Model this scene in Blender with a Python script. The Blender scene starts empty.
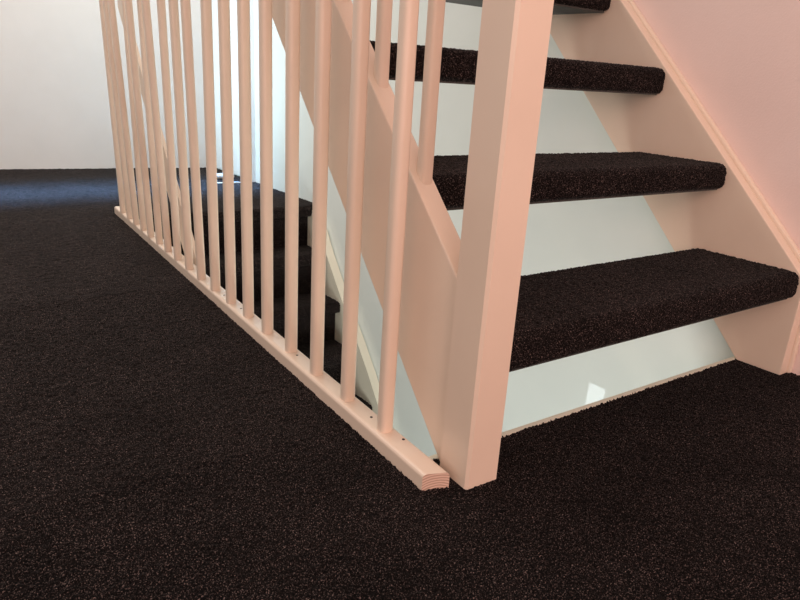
import bpy, bmesh, math, random
import numpy as np
from mathutils import Vector, Matrix
random.seed(7)
rng = np.random.default_rng(11)
scene = bpy.context.scene
COL = scene.collection

# ------------------------------------------------------------------ camera
cam_d = bpy.data.cameras.new('camera'); cam = bpy.data.objects.new('camera', cam_d); COL.objects.link(cam)
Rm = [[0.82802, -0.134376, 0.544357], [-0.557618, -0.29897, 0.77439], [0.058687, -0.944754, -0.322483]]
m = Matrix(((Rm[0][0], -Rm[0][1], -Rm[0][2], 0.0),
            (Rm[1][0], -Rm[1][1], -Rm[1][2], 0.0),
            (Rm[2][0], -Rm[2][1], -Rm[2][2], 0.6),
            (0, 0, 0, 1)))
cam.matrix_world = m
cam_d.sensor_width = 36; cam_d.lens = 657.92 / 800 * 36; cam_d.clip_start = 0.02
scene.camera = cam

# ------------------------------------------------------------------ world and lights
W = bpy.data.worlds.new('world'); scene.world = W; W.use_nodes = True
bg = W.node_tree.nodes['Background']
bg.inputs[0].default_value = (1.0, 0.95, 0.91, 1); bg.inputs[1].default_value = 0.66
vs = scene.view_settings
vs.view_transform = 'Standard'; vs.look = 'None'; vs.exposure = 0.0; vs.gamma = 1.0; vs.use_curve_mapping = False

def area(name, loc, target, size, power, col, size_y=None, spread=180):
    d = bpy.data.lights.new(name, 'AREA'); d.energy = power; d.color = col
    d.shape = 'RECTANGLE'; d.size = size; d.size_y = size_y or size; d.spread = math.radians(spread)
    o = bpy.data.objects.new(name, d); COL.objects.link(o); o.location = loc
    o.rotation_euler = (Vector(target) - Vector(loc)).to_track_quat('-Z', 'Y').to_euler()
    return o
area('room_light', (0.4, -1.9, 1.3), (1.1, 1.0, 0.4), 2.2, 34, (1.0, 0.59, 0.51))
area('left_fill_light', (-1.3, -0.9, 1.4), (0.7, 1.2, 0.3), 1.6, 16, (1.0, 0.58, 0.46))  # unseen pink fill, added to lift the left-hand faces
area('blue_strip_light', (-0.2, 3.38, 2.5), (-0.2, 3.38, 0), 3.2, 38, (0.18, 0.48, 1.0), 0.28, 15)  # overhead lamp added to lay the blue daylight strip on the carpet
area('landing_daylight', (-1.6, 3.45, 0.8), (1.36, 3.55, 0.5), 0.5, 3.0, (0.55, 0.85, 1.0), 0.8, 30)
area('stairwell_fill', (0.75, 0.3, -1.55), (1.1, 1.8, -0.1), 0.8, 31, (0.95, 1.0, 0.96))  # unseen cool fill below the landing floor, added to brighten the stairwell wall
area('baluster_rim_light', (1.22, 1.8, -1.15), (0.57, 1.45, 0.2), 0.35, 4, (0.97, 1.0, 0.95), 0.35, 80)  # unseen lamp down the stairwell, added to edge the balusters with light
area('landing_ceiling_light', (0.2, 2.9, 2.4), (0.5, 3.0, 0), 1.0, 31, (1.0, 0.97, 0.90))

# ------------------------------------------------------------------ materials
def mat(name, col, rough=0.5, bump=0.0, scale=60.0, var=0.0, spec=0.5, coat=0.0, vscale=8.0):
    M = bpy.data.materials.new(name); M.use_nodes = True
    nt = M.node_tree; b = nt.nodes['Principled BSDF']
    b.inputs['Base Color'].default_value = (*col, 1); b.inputs['Roughness'].default_value = rough
    b.inputs['Specular IOR Level'].default_value = spec
    b.inputs['Coat Weight'].default_value = coat; b.inputs['Coat Roughness'].default_value = 0.0
    tc = nt.nodes.new('ShaderNodeTexCoord')
    if var:
        n = nt.nodes.new('ShaderNodeTexNoise'); n.inputs['Scale'].default_value = vscale; n.inputs['Detail'].default_value = 6
        r = nt.nodes.new('ShaderNodeValToRGB')
        r.color_ramp.elements[0].position = 0.3; r.color_ramp.elements[1].position = 0.7
        r.color_ramp.elements[0].color = (*[c * (1 - var) for c in col], 1)
        r.color_ramp.elements[1].color = (*[min(1, c * (1 + var * .6)) for c in col], 1)
        nt.links.new(tc.outputs['Object'], n.inputs['Vector']); nt.links.new(n.outputs['Fac'], r.inputs['Fac'])
        nt.links.new(r.outputs['Color'], b.inputs['Base Color'])
    if bump:
        n = nt.nodes.new('ShaderNodeTexNoise'); n.inputs['Scale'].default_value = scale; n.inputs['Detail'].default_value = 4
        bp = nt.nodes.new('ShaderNodeBump'); bp.inputs['Strength'].default_value = bump; bp.inputs['Distance'].default_value = 0.002
        nt.links.new(tc.outputs['Object'], n.inputs['Vector']); nt.links.new(n.outputs['Fac'], bp.inputs['Height'])
        nt.links.new(bp.outputs['Normal'], b.inputs['Normal'])
    return M

def carpet_mat(name):
    M = bpy.data.materials.new(name); M.use_nodes = True
    nt = M.node_tree; b = nt.nodes['Principled BSDF']
    b.inputs['Roughness'].default_value = 1.0; b.inputs['Specular IOR Level'].default_value = 0.05
    b.inputs['Sheen Weight'].default_value = 0.06; b.inputs['Sheen Roughness'].default_value = 0.4
    b.inputs['Sheen Tint'].default_value = (0.8, 0.75, 0.72, 1)
    tc = nt.nodes.new('ShaderNodeTexCoord')
    n = nt.nodes.new('ShaderNodeTexNoise'); n.inputs['Scale'].default_value = 540; n.inputs['Detail'].default_value = 2
    r = nt.nodes.new('ShaderNodeValToRGB'); e = r.color_ramp.elements
    e[0].position = 0.43; e[0].color = (0.0035, 0.003, 0.003, 1)
    e[1].position = 0.72; e[1].color = (0.21, 0.152, 0.138, 1)
    k = e.new(0.60); k.color = (0.0150, 0.0104, 0.0096, 1)
    nt.links.new(tc.outputs['Object'], n.inputs['Vector']); nt.links.new(n.outputs['Fac'], r.inputs['Fac'])
    n2 = nt.nodes.new('ShaderNodeTexNoise'); n2.inputs['Scale'].default_value = 7; n2.inputs['Detail'].default_value = 5
    mr = nt.nodes.new('ShaderNodeMapRange'); mr.inputs['From Min'].default_value = .3; mr.inputs['From Max'].default_value = .7
    mr.inputs['To Min'].default_value = .8; mr.inputs['To Max'].default_value = 1.2
    mx = nt.nodes.new('ShaderNodeVectorMath'); mx.operation = 'SCALE'
    nt.links.new(tc.outputs['Object'], n2.inputs['Vector']); nt.links.new(n2.outputs['Fac'], mr.inputs['Value'])
    nt.links.new(r.outputs['Color'], mx.inputs[0]); nt.links.new(mr.outputs['Result'], mx.inputs['Scale'])
    nt.links.new(mx.outputs['Vector'], b.inputs['Base Color'])
    return M

PAINT = mat('cream_gloss_paint', (0.82, 0.645, 0.51), 0.32, 0.12, 70, 0.03, coat=0.15)
PAINT_TRIM = mat('cream_trim_paint', (0.85, 0.68, 0.54), 0.35, 0.12, 60, 0.03)
PAINT_LOW = mat('ivory_paint', (0.82, 0.76, 0.62), 0.4, 0.1, 70, 0.04)
ENDGRAIN = mat('painted_end_grain', (0.70, 0.48, 0.37), 0.6, 0.0)
nt = ENDGRAIN.node_tree                                           # growth rings
wv = nt.nodes.new('ShaderNodeTexWave'); wv.wave_type = 'RINGS'; wv.inputs['Scale'].default_value = 70
wv.inputs['Distortion'].default_value = 2.0; wv.rings_direction = 'Y'
tcg = nt.nodes.new('ShaderNodeTexCoord'); mpg = nt.nodes.new('ShaderNodeMapping'); mpg.inputs['Location'].default_value = (-0.003, 0, 0.03)
rr = nt.nodes.new('ShaderNodeValToRGB'); rr.color_ramp.elements[0].color = (0.50, 0.30, 0.22, 1); rr.color_ramp.elements[1].color = (0.78, 0.56, 0.44, 1)
nt.links.new(tcg.outputs['Object'], mpg.inputs['Vector']); nt.links.new(mpg.outputs['Vector'], wv.inputs['Vector'])
nt.links.new(wv.outputs['Fac'], rr.inputs['Fac']); nt.links.new(rr.outputs['Color'], nt.nodes['Principled BSDF'].inputs['Base Color'])
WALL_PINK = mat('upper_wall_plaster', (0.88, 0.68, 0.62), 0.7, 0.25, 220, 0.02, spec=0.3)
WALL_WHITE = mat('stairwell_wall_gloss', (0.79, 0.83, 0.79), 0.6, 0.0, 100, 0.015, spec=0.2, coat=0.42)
WALL_FAR = mat('far_wall_plaster', (0.80, 0.79, 0.77), 0.8, 0.2, 160, 0.02, spec=0.3)
DOOR = mat('white_door_paint', (0.85, 0.88, 0.88), 0.35, 0.08, 50, 0.02)
PLASTIC = mat('white_plastic', (0.8, 0.8, 0.78), 0.3, 0.02, 60)
HOLE = mat('dark_hole', (0.03, 0.02, 0.018), 0.9, 0.1)
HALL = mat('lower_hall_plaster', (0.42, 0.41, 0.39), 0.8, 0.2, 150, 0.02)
BACKING = mat('carpet_backing', (0.07, 0.065, 0.058), 0.95, 0.3, 300, 0.1)
SUBFLOOR = mat('subfloor', (0.02, 0.016, 0.015), 1.0, 0.1)
CARPET = carpet_mat('brown_black_carpet')
GLASS = bpy.data.materials.new('daylit_window'); GLASS.use_nodes = True
gb = GLASS.node_tree.nodes['Principled BSDF']; gb.inputs['Emission Color'].default_value = (0.86, 0.97, 1, 1); gb.inputs['Emission Strength'].default_value = 15.0

# ------------------------------------------------------------------ helpers
def link(name, me, M, parent=None, smooth=False):
    o = bpy.data.objects.new(name, me); COL.objects.link(o)
    if M is not None: me.materials.append(M)
    if parent is not None: o.parent = parent
    if smooth:
        for p in me.polygons: p.use_smooth = True
    return o
def obj(name, bm, M, parent=None, smooth=False):
    bmesh.ops.recalc_face_normals(bm, faces=bm.faces)
    me = bpy.data.meshes.new(name); bm.to_mesh(me); bm.free()
    return link(name, me, M, parent, smooth)
def struct(o): o['kind'] = 'structure'; return o
def thing(name, label, cat, loc, group=None):
    o = bpy.data.objects.new(name, None); COL.objects.link(o); o.location = loc; o.empty_display_size = .1
    o['label'] = label; o['category'] = cat
    if group: o['group'] = group
    return o
def hexa(bm, pts, bev=0.0, seg=2):
    """pts: 4 bottom then 4 top"""
    v = [bm.verts.new(p) for p in pts]
    fs = [bm.faces.new([v[i] for i in q]) for q in ((3, 2, 1, 0), (4, 5, 6, 7), (0, 1, 5, 4), (1, 2, 6, 5), (2, 3, 7, 6), (3, 0, 4, 7))]
    if bev:
        es = list({e for f in fs for e in f.edges})
        bmesh.ops.bevel(bm, geom=es, offset=bev, segments=seg, affect='EDGES', profile=0.5)
def box(bm, x0, x1, y0, y1, z0, z1, bev=0.0, seg=2):
    hexa(bm, [(x0, y0, z0), (x1, y0, z0), (x1, y1, z0), (x0, y1, z0), (x0, y0, z1), (x1, y0, z1), (x1, y1, z1), (x0, y1, z1)], bev, seg)
def prism_x(bm, prof, fa, fb, bev=0.0):
    """profile in (y,z); fa(y), fb(y) give the two x faces"""
    a = [bm.verts.new((fa(y), y, z)) for y, z in prof]; b = [bm.verts.new((fb(y), y, z)) for y, z in prof]
    n = len(prof); fs = [bm.faces.new(a), bm.faces.new(b[::-1])]
    for i in range(n): fs.append(bm.faces.new([a[i], b[i], b[(i + 1) % n], a[(i + 1) % n]]))
    if bev:
        bmesh.ops.bevel(bm, geom=list({e for f in fs for e in f.edges}), offset=bev, segments=2, affect='EDGES', profile=0.5)
def cyl(bm, p0, p1, r, seg=20, r1=None):
    p0, p1 = Vector(p0), Vector(p1); d = p1 - p0
    mt = Matrix.Translation((p0 + p1) / 2) @ d.to_track_quat('Z', 'Y').to_matrix().to_4x4()
    bmesh.ops.create_cone(bm, cap_ends=True, segments=seg, radius1=r, radius2=r if r1 is None else r1, depth=d.length, matrix=mt)
def grid_mesh(name, V, F):
    me = bpy.data.meshes.new(name)
    me.vertices.add(len(V)); me.vertices.foreach_set('co', V.astype(np.float32).ravel())
    me.loops.add(F.size); me.loops.foreach_set('vertex_index', F.astype(np.int32).ravel())
    me.polygons.add(len(F)); me.polygons.foreach_set('loop_start', np.arange(0, F.size, 4, dtype=np.int32))
    me.polygons.foreach_set('loop_total', np.full(len(F), 4, dtype=np.int32))
    me.update(calc_edges=True); me.validate()
    return me

WX = 1.516                                                        # stringer face on the right wall at y = .72
wall = lambda y, o=0.0: WX - 0.0605 * (y - 0.72) + o              # the wall runs very slightly askew
WO = 0.045                                                        # plaster behind that face

# ------------------------------------------------------------------ floor: carpet with real pile
def pile(rects):
    Vs, Fs, off = [], [], 0
    for (x0, x1, y0, y1, c, amp) in rects:
        nx, ny = int(round((x1 - x0) / c)) + 1, int(round((y1 - y0) / c)) + 1
        X, Y = np.meshgrid(np.linspace(x0, x1, nx), np.linspace(y0, y1, ny), indexing='ij')
        jx = rng.uniform(-.32, .32, X.shape) * c; jy = rng.uniform(-.32, .32, X.shape) * c
        jx[[0, -1]] = 0; jy[:, [0, -1]] = 0
        Z = amp * (rng.random(X.shape) ** 1.5 * 2 - 1)
        V = np.stack([X + jx, Y + jy, Z], -1).reshape(-1, 3)
        i = (np.arange(nx - 1)[:, None] * ny + np.arange(ny - 1)[None]).ravel() + off
        Fs.append(np.stack([i, i + ny, i + ny + 1, i + 1], -1)); Vs.append(V); off += len(V)
    return np.concatenate(Vs), np.concatenate(Fs)
EY0, EY1 = 0.737, 2.757                                           # stairwell opening in y
EX0 = 0.570
V, F = pile([(-0.3, EX0, 0.2, 0.9, .0025, .0022), (EX0, 1.60, 0.2, EY0, .0025, .0022),
             (-0.6, EX0, 0.9, 1.8, .004, .002), (-0.9, EX0, 1.8, EY1 , .006, .0016),
             (-2.5, -0.3, 0.2, 0.9, .03, .002), (-2.5, -0.6, 0.9, 1.8, .03, .002), (-2.5, -0.9, 1.8, EY1, .03, .002),
             (-1.2, 1.47, EY1, 4.3, .007, .0016), (-2.5, -1.2, EY1, 4.3, .03, .002), (-2.5, 1.60, -1.5, 0.2, .05, .002)])
floor = struct(link('floor', grid_mesh('floor', V, F), CARPET))
bm = bmesh.new()
box(bm, -2.5, EX0 - .003, -1.5, 4.3, -.2, -.006); box(bm, EX0 - .003, 1.62, -1.5, EY0 - .002, -.2, -.006); box(bm, EX0 - .003, 1.47, EY1 + .03, 4.3, -.2, -.006)
slab = struct(obj('floor_slab', bm, SUBFLOOR))
bm = bmesh.new(); hexa(bm, [(0.582, EY0 - .001, -.22), (wall(.74, .04), EY0 - .001, -.22), (wall(.74, .04), EY0 + .011, -.22), (0.582, EY0 + .011, -.22),
                            (0.582, EY0 - .001, .001), (wall(.74, .04), EY0 - .001, .001), (wall(.74, .04), EY0 + .011, .001), (0.582, EY0 + .011, .001)], .0015)
struct(obj('trim_1', bm, PAINT_LOW))

# ------------------------------------------------------------------ walls
zt = 2.6
U0 = (0.662, 0.256)                                               # upper stringer top line: z = .256 + 1.008 (y-.662)
ztop = lambda y: 0.256 + 1.008 * (y - 0.662)
yl = lambda z: 0.7235 + 0.965 * z                                 # upper stringer bottom line
# pinkish plaster above the stringer, white gloss below it: two faces of the same wall
bm = bmesh.new()
yA, yB = -1.5, 4.02
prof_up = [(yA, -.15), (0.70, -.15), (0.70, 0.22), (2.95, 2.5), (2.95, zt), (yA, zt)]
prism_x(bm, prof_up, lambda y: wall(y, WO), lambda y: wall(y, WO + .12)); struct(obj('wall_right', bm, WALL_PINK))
bm = bmesh.new()
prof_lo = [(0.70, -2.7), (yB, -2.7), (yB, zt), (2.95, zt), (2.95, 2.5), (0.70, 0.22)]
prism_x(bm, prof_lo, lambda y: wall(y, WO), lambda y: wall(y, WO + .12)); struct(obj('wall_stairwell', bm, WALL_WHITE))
bm = bmesh.new()
fw = lambda x: 4.155 - 0.112 * x
hexa(bm, [(-2.5, fw(-2.5), -.1), (1.45, fw(1.45), -.1), (1.45, fw(1.45) + .1, -.1), (-2.5, fw(-2.5) + .1, -.1),
          (-2.5, fw(-2.5), zt), (1.45, fw(1.45), zt), (1.45, fw(1.45) + .1, zt), (-2.5, fw(-2.5) + .1, zt)])
struct(obj('wall_far', bm, WALL_FAR))
# lower hall shell
bm = bmesh.new(); box(bm, -1.3, 1.7, -.6, 4.2, -2.75, -2.65); struct(obj('floor_lower_hall', bm, CARPET))
bm = bmesh.new(); box(bm, -1.3, 1.7, 4.02, 4.12, -2.65, -.2); struct(obj('wall_lower_back', bm, HALL))
bm = bmesh.new(); box(bm, -1.3, 1.7, -.7, -.6, -2.65, -.2); struct(obj('wall_lower_front', bm, HALL))
bm = bmesh.new()
wy0, wy1, wz0, wz1 = 2.59, 2.745, -2.3, -1.647
for a in ((-.6, wy0, -2.65, -.2), (wy1, 4.02, -2.65, -.2), (wy0, wy1, -2.65, wz0), (wy0, wy1, wz1, -.2)):
    box(bm, -1.32, -1.2, a[0], a[1], a[2], a[3])
struct(obj('wall_lower_left', bm, HALL))
bm = bmesh.new(); box(bm, -1.23, -1.215, wy0, wy1, wz0, wz1); struct(obj('window_1', bm, GLASS))

# ------------------------------------------------------------------ door at the far end of the right wall
def wallbox(bm, y0, y1, z0, z1, d0, d1, bev=0.0):                 # d: distance out of the plaster into the landing
    a = lambda y, d: wall(y, WO - d)
    hexa(bm, [(a(y0, d1), y0, z0), (a(y0, d0), y0, z0), (a(y1, d0), y1, z0), (a(y1, d1), y1, z0),
              (a(y0, d1), y0, z1), (a(y0, d0), y0, z1), (a(y1, d0), y1, z1), (a(y1, d1), y1, z1)], bev)
bm = bmesh.new(); wallbox(bm, 3.525, 3.98, 0.008, 2.03, -.01, .012, .002); door = struct(obj('door_1', bm, DOOR))
bm = bmesh.new()
wallbox(bm, 3.43, 3.525, 0, 2.1, -.005, .020, .003); wallbox(bm, 3.43, 3.47, 0, 2.1, .02, .034, .004); wallbox(bm, 3.485, 3.497, 0, 2.1, .02, .028, .003)
wallbox(bm, 3.525, 3.98, 2.035, 2.1, -.005, .034, .003)
obj('door_frame', bm, DOOR, door)

# white roll and strip left on the carpet in front of the door
bm = bmesh.new(); cyl(bm, (1.19, 3.56, .017), (1.325, 3.585, .017), .015, 20); cyl(bm, (1.187, 3.559, .017), (1.19, 3.56, .017), .011, 20, .015)
o = obj('plastic_roll', bm, PLASTIC); 
o['label'] = 'short white plastic roll lying on dark carpet by the far door'; o['category'] = 'roll'
bm = bmesh.new(); hexa(bm, [(1.165, 3.43, .001), (1.31, 3.415, .001), (1.31, 3.427, .001), (1.165, 3.442, .001), (1.165, 3.43, .006), (1.31, 3.415, .006), (1.31, 3.427, .006), (1.165, 3.442, .006)], .001)
o = obj('plastic_strip', bm, PLASTIC); o['label'] = 'thin pale strip lying flat on carpet before the white roll'; o['category'] = 'strip'

# ------------------------------------------------------------------ carpeted steps
def carpet_block(name, parent, xa, xb, y0, y1, z0, z1, cell=.0035, rf=.016, rb=.006, amp=.0014):
    """a carpet-wrapped board; xa(y), xb(y) ends; front edge rounded"""
    pts = []
    def arc(cy, cz, r, a0, a1, n):
        for i in range(n + 1):
            a = math.radians(a0 + (a1 - a0) * i / n); pts.append((cy + r * math.cos(a), cz + r * math.sin(a)))
    n = max(2, int(rf * 1.6 / cell))
    arc(y0 + rf, z1 - rf, rf, 180, 90, n); arc(y1 - rb, z1 - rb, rb, 90, 0, 2)
    arc(y1 - rb, z0 + rb, rb, 0, -90, 2); arc(y0 + rf * .7, z0 + rf * .7, rf * .7, 270, 180, n)
    P = np.array(pts + pts[:1]); seg = np.linalg.norm(np.diff(P, axis=0), axis=1); s = np.concatenate([[0], np.cumsum(seg)])
    k = int(s[-1] / cell); u = np.linspace(0, s[-1], k, endpoint=False)
    Yp = np.interp(u, s, P[:, 0]); Zp = np.interp(u, s, P[:, 1])
    c = np.array([(y0 + y1) / 2, (z0 + z1) / 2]); w = xb(y0) - xa(y0)
    nx = int(w / cell) + 1
    t = np.linspace(0, 1, nx); d = np.minimum(t, 1 - t) * w
    shr = np.where(d < .008, .008 - np.sqrt(np.maximum(0, .008 ** 2 - (.008 - d) ** 2)), 0)     # rounded ends
    sy = 1 - shr / ((y1 - y0) / 2); sz = 1 - shr / ((z1 - z0) / 2)
    Yg = c[0] + (Yp[None] - c[0]) * sy[:, None]; Zg = c[1] + (Zp[None] - c[1]) * sz[:, None]
    A = np.vectorize(xa)(Yg); B = np.vectorize(xb)(Yg); Xg = A + (B - A) * t[:, None]
    sh = Yg.shape
    Yg = Yg + rng.uniform(-amp, amp, sh); Zg = Zg + rng.uniform(-amp, amp, sh); Xg[1:-1] += rng.uniform(-.3, .3, (nx - 2, k)) * cell
    V = np.stack([Xg, Yg, Zg], -1).reshape(-1, 3)
    i0 = (np.arange(nx - 1)[:, None] * k + np.arange(k)[None]); i1 = (np.arange(nx - 1)[:, None] * k + (np.arange(k)[None] + 1) % k)
    F = np.stack([i0.ravel(), i1.ravel(), (i1 + k).ravel(), (i0 + k).ravel()], -1)
    me = grid_mesh(name, V, F)
    bm = bmesh.new(); bm.from_mesh(me); bm.verts.ensure_lookup_table()
    bm.faces.new([bm.verts[j] for j in range(k)]); bm.faces.new([bm.verts[(nx - 1) * k + j] for j in reversed(range(k))])
    return obj(name, bm, CARPET, parent)

# ================================================================== upper staircase
up = thing('open_staircase', 'cream open-riser staircase with dark carpeted treads rising from the landing beside the newel post', 'staircase', (0, 0, 0))
YT = 2.3                                                          # how far the flight is built, beyond the top of the frame
LX0, LX1 = 0.609, 0.648
bm = bmesh.new()
zl = lambda y: (y - 0.7235) / 0.965
lt = lambda y: 0.326 + .985 * (y - .728)
prism_x(bm, [(0.700, lt(.700)), (0.700, 0.0), (0.7235, 0.0), (YT, zl(YT)), (YT, lt(YT))], lambda y: LX0, lambda y: LX1, .0025)
obj('stringer', bm, PAINT, up)
bm = bmesh.new()
yt0 = .632
prism_x(bm, [(yt0, ztop(yt0)), (yt0, .0), (0.7235 + .010, .0), (YT, zl(YT) + .009), (YT, ztop(YT))], lambda y: wall(y, 0), lambda y: wall(y, .030), .002)
st = obj('stringer', bm, PAINT, up)
bm = bmesh.new()                                                  # moulding between stringer and wall
prism_x(bm, [(yt0 - .006, ztop(yt0) + .006), (yt0 - .006, 0), (yt0 + .03, 0), (yt0 + .03, ztop(yt0) - .02), (YT, ztop(YT) - .05), (YT, ztop(YT) + .000)], lambda y: wall(y, .0303), lambda y: wall(y, .0445), .003)
obj('moulding', bm, PAINT_TRIM, st)
# newel post
bm = bmesh.new()
hexa(bm, [(.5975, .642, -.004), (.6645, .642, -.004), (.665, .715, -.004), (.5985, .715, -.004), (.6016, .646, 1.25), (.665, .646, 1.25), (.665, .715, 1.25), (.6016, .715, 1.25)], .0045, 1)
post = obj('newel_post', bm, PAINT, up)
post['label'] = 'square cream newel post at the foot of the stair'
# treads
T = [(.644, .183, .242), (.853, .392, .449), (1.054, .595, .655), (1.247, .790, .853), (1.455, .99, 1.05), (1.655, 1.2, 1.255)]
for i, (y, z0, z1) in enumerate(T):
    xl = (.6655 if i == 0 else LX1 - .001)
    carpet_block('carpeted_tread', up, (lambda y, x=xl: x), lambda y: wall(y, .006), y, y + .243, z0, z1, .003 if i < 4 else .01, .02)
for i, tr in enumerate([o for o in up.children if o.name.startswith('carpeted_tread')]):
    y, z0, z1 = T[i]; xl0 = .6655 if i == 0 else LX1 - .001
    bm = bmesh.new(); prism_x(bm, [(y + .012, z0 - .004), (y + .235, z0 - .004), (y + .235, z0 + .006), (y + .012, z0 + .006)], lambda y, x=xl0: x + .004, lambda y: wall(y, -.004))
    obj('carpet_backing', bm, BACKING, tr)
# balusters standing on the sloping stringer
def baluster_bm(x, y, z0, z1, r, lean=0.0):
    bm = bmesh.new(); n = 24
    prof = []
    for i in range(n):                                            # rounded, slightly squared section
        a = 2 * math.pi * (i + .5) / n; c, s = math.cos(a), math.sin(a)
        k = 1 / (abs(c) ** 3.2 + abs(s) ** 3.2) ** (1 / 3.2)
        prof.append((x + r * k * c, y + r * k * s))
    lo = [bm.verts.new((px, py, z0(py) if callable(z0) else z0)) for px, py in prof]
    hi = [bm.verts.new((px + lean, py, z1)) for px, py in prof]
    bm.faces.new(lo[::-1]); bm.faces.new(hi)
    for i in range(n): f = bm.faces.new([lo[i], lo[(i + 1) % n], hi[(i + 1) % n], hi[i]]); f.smooth = True
    for e in bm.edges:                                            # crisp ends
        if (e.verts[0] in lo and e.verts[1] in lo) or (e.verts[0] in hi and e.verts[1] in hi): e.smooth = False
    return bm
for k in range(4):
    y = .853 + .1425 * k
    hr = 1.13 + .985 * (y - .7)
    obj('baluster', baluster_bm(.6325, y, lambda yy: lt(yy) - .002, hr, .0114), PAINT, up)
bm = bmesh.new()
prism_x(bm, [(.716, 1.10), (.716, 1.16), (1.5, 1.16 + .985 * .784), (1.5, 1.10 + .985 * .784)], lambda y: .602, lambda y: .655, .006)
obj('handrail', bm, PAINT, up)

# ================================================================== landing balustrade
bal = thing('balustrade', 'long pinkish cream balustrade of upright bars along the landing edge', 'balustrade', (.56, .66, 0))
def put(name, bm, M, parent=bal, smooth=False):
    for v in bm.verts: v.co -= Vector((.56, .66, 0))
    return obj(name, bm, M, parent, smooth)
bm = bmesh.new()
pl, pr, fl, fr = (.5385, .677), (.5795, .662), (.5465, 2.840), (.585, 2.836)
hexa(bm, [(*pl, -.002), (*pr, -.002), (*fr, -.002), (*fl, -.002), (*pl, .0275), (*pr, .0275), (*fr, .0275), (*fl, .0275)])
bm.edges.ensure_lookup_table()
es = [e for e in bm.edges if abs(e.verts[0].co.y - e.verts[1].co.y) > 1 and e.verts[0].co.z > 0]
bmesh.ops.bevel(bm, geom=es, offset=.007, segments=4, affect='EDGES', profile=.5)
rail = put('bottom_rail', bm, PAINT)
rail.data.materials.append(ENDGRAIN)
for p in rail.data.polygons:
    if p.normal.y < -.8: p.material_index = 1
spots = [[0.5607, 0.8191],[0.5596, 0.9454],[0.5592, 1.0698],[0.5616, 1.194],[0.5586, 1.3131],[0.559, 1.4287],[0.5571, 1.5398],[0.5555, 1.6531],[0.5534, 1.7626],[0.5529, 1.8701],[0.5513, 1.9796],[0.549, 2.0849],[0.5498, 2.1906],[0.5481, 2.2893],[0.55, 2.3953],[0.549, 2.4948],[0.5491, 2.5952],[0.5498, 2.708]]
for i, (x, y) in enumerate(spots):
    lean = -.0088 * [2, 1.6, 1.5, 3.7, 1.8, 3.4, 1.5, 4.5, 3.7, 2.3][i - 8] if i >= 8 else 0.0   # old bars, none quite plumb
    put('baluster', baluster_bm(x + (.003 if y > 2 else 0), y, .0265, 1.02, .0121 if i < 8 else (.0114 if i < 10 else .0106), lean), PAINT)
bm = bmesh.new()
hexa(bm, [(.536, .69, 1.02), (.584, .69, 1.02), (.570, 2.82, 1.02), (.500, 2.82, 1.02), (.536, .69, 1.065), (.584, .69, 1.065), (.570, 2.82, 1.065), (.500, 2.82, 1.065)], .008, 3)
put('handrail', bm, PAINT)
for (x, y) in ((.562, .865), (.570, .776), (.562, 1.165), (.562, 1.485), (.560, 1.60)):
    bm = bmesh.new(); cyl(bm, (x, y, .0262), (x, y, .0280), .0026, 10)
    for v in bm.verts: v.co -= Vector((.56, .66, 0))
    obj('screw_hole', bm, HOLE, rail)

# ================================================================== lower staircase
low = thing('lower_staircase', 'dark carpeted closed staircase going down behind the balustrade, ivory stringer on the wall', 'staircase', (0, 0, 0))
LZ = [0.0, -.197, -.395, -.59, -.79] + [-.79 - .2 * k for k in range(1, 9)]
LY = [2.738, 2.607, 2.472, 2.345, 2.185] + [2.185 - .142 * k for k in range(1, 9)]
xl = lambda y: .66
for i, (z, y) in enumerate(zip(LZ, LY)):
    carpet_block('tread', low, xl, lambda y: wall(y, .001), y, y + (.15 if i == 0 else .19), z - .05, z, .006 if i < 5 else .02, .014, .006, .0016)
    bm = bmesh.new(); zb = -.2 if i < len(LZ) - 1 else -.1
    prism_x(bm, [(y + .045, z - .045), (y + .045, max(z + zb - .02, -2.65)), (y + .057, max(z + zb - .02, -2.65)), (y + .057, z - .045)], xl, lambda y: wall(y, .001))
    obj('riser', bm, CARPET, low)
top = [(2.785, -.028), (2.725, -.040), (2.665, -.108), (2.609, -.200), (2.452, -.401), (2.332, -.539), (2.237, -.657), (2.151, -.776), (1.2, -2.15), (1.05, -2.2)]
bot = [(1.05, -2.65), (1.35, -2.65), (2.785, -.50)]
bm = bmesh.new(); prism_x(bm, top + bot, lambda y: wall(y, .0), lambda y: wall(y, .040), .003)
obj('stringer', bm, PAINT_LOW, low)
bm = bmesh.new(); prism_x(bm, [(2.74, -.08), (2.60, -.17), (1.2, -2.2), (1.05, -2.2), (1.05, -2.65), (1.35, -2.65), (2.74, -.50)], lambda y: .618, lambda y: .66, .003)
obj('stringer', bm, PAINT_LOW, low)
# plank handrail on the inner side
bm = bmesh.new(); prism_x(bm, [(1.3, -.65), (1.993, .047), (2.12, .181), (2.254, .316), (2.417, .471), (2.78, .86), (2.78, .775), (2.709, .697), (2.499, .466), (2.272, .202), (2.123, .043), (1.35, -.76)], lambda y: .604, lambda y: .616)
obj('handrail', bm, PAINT_TRIM, low)
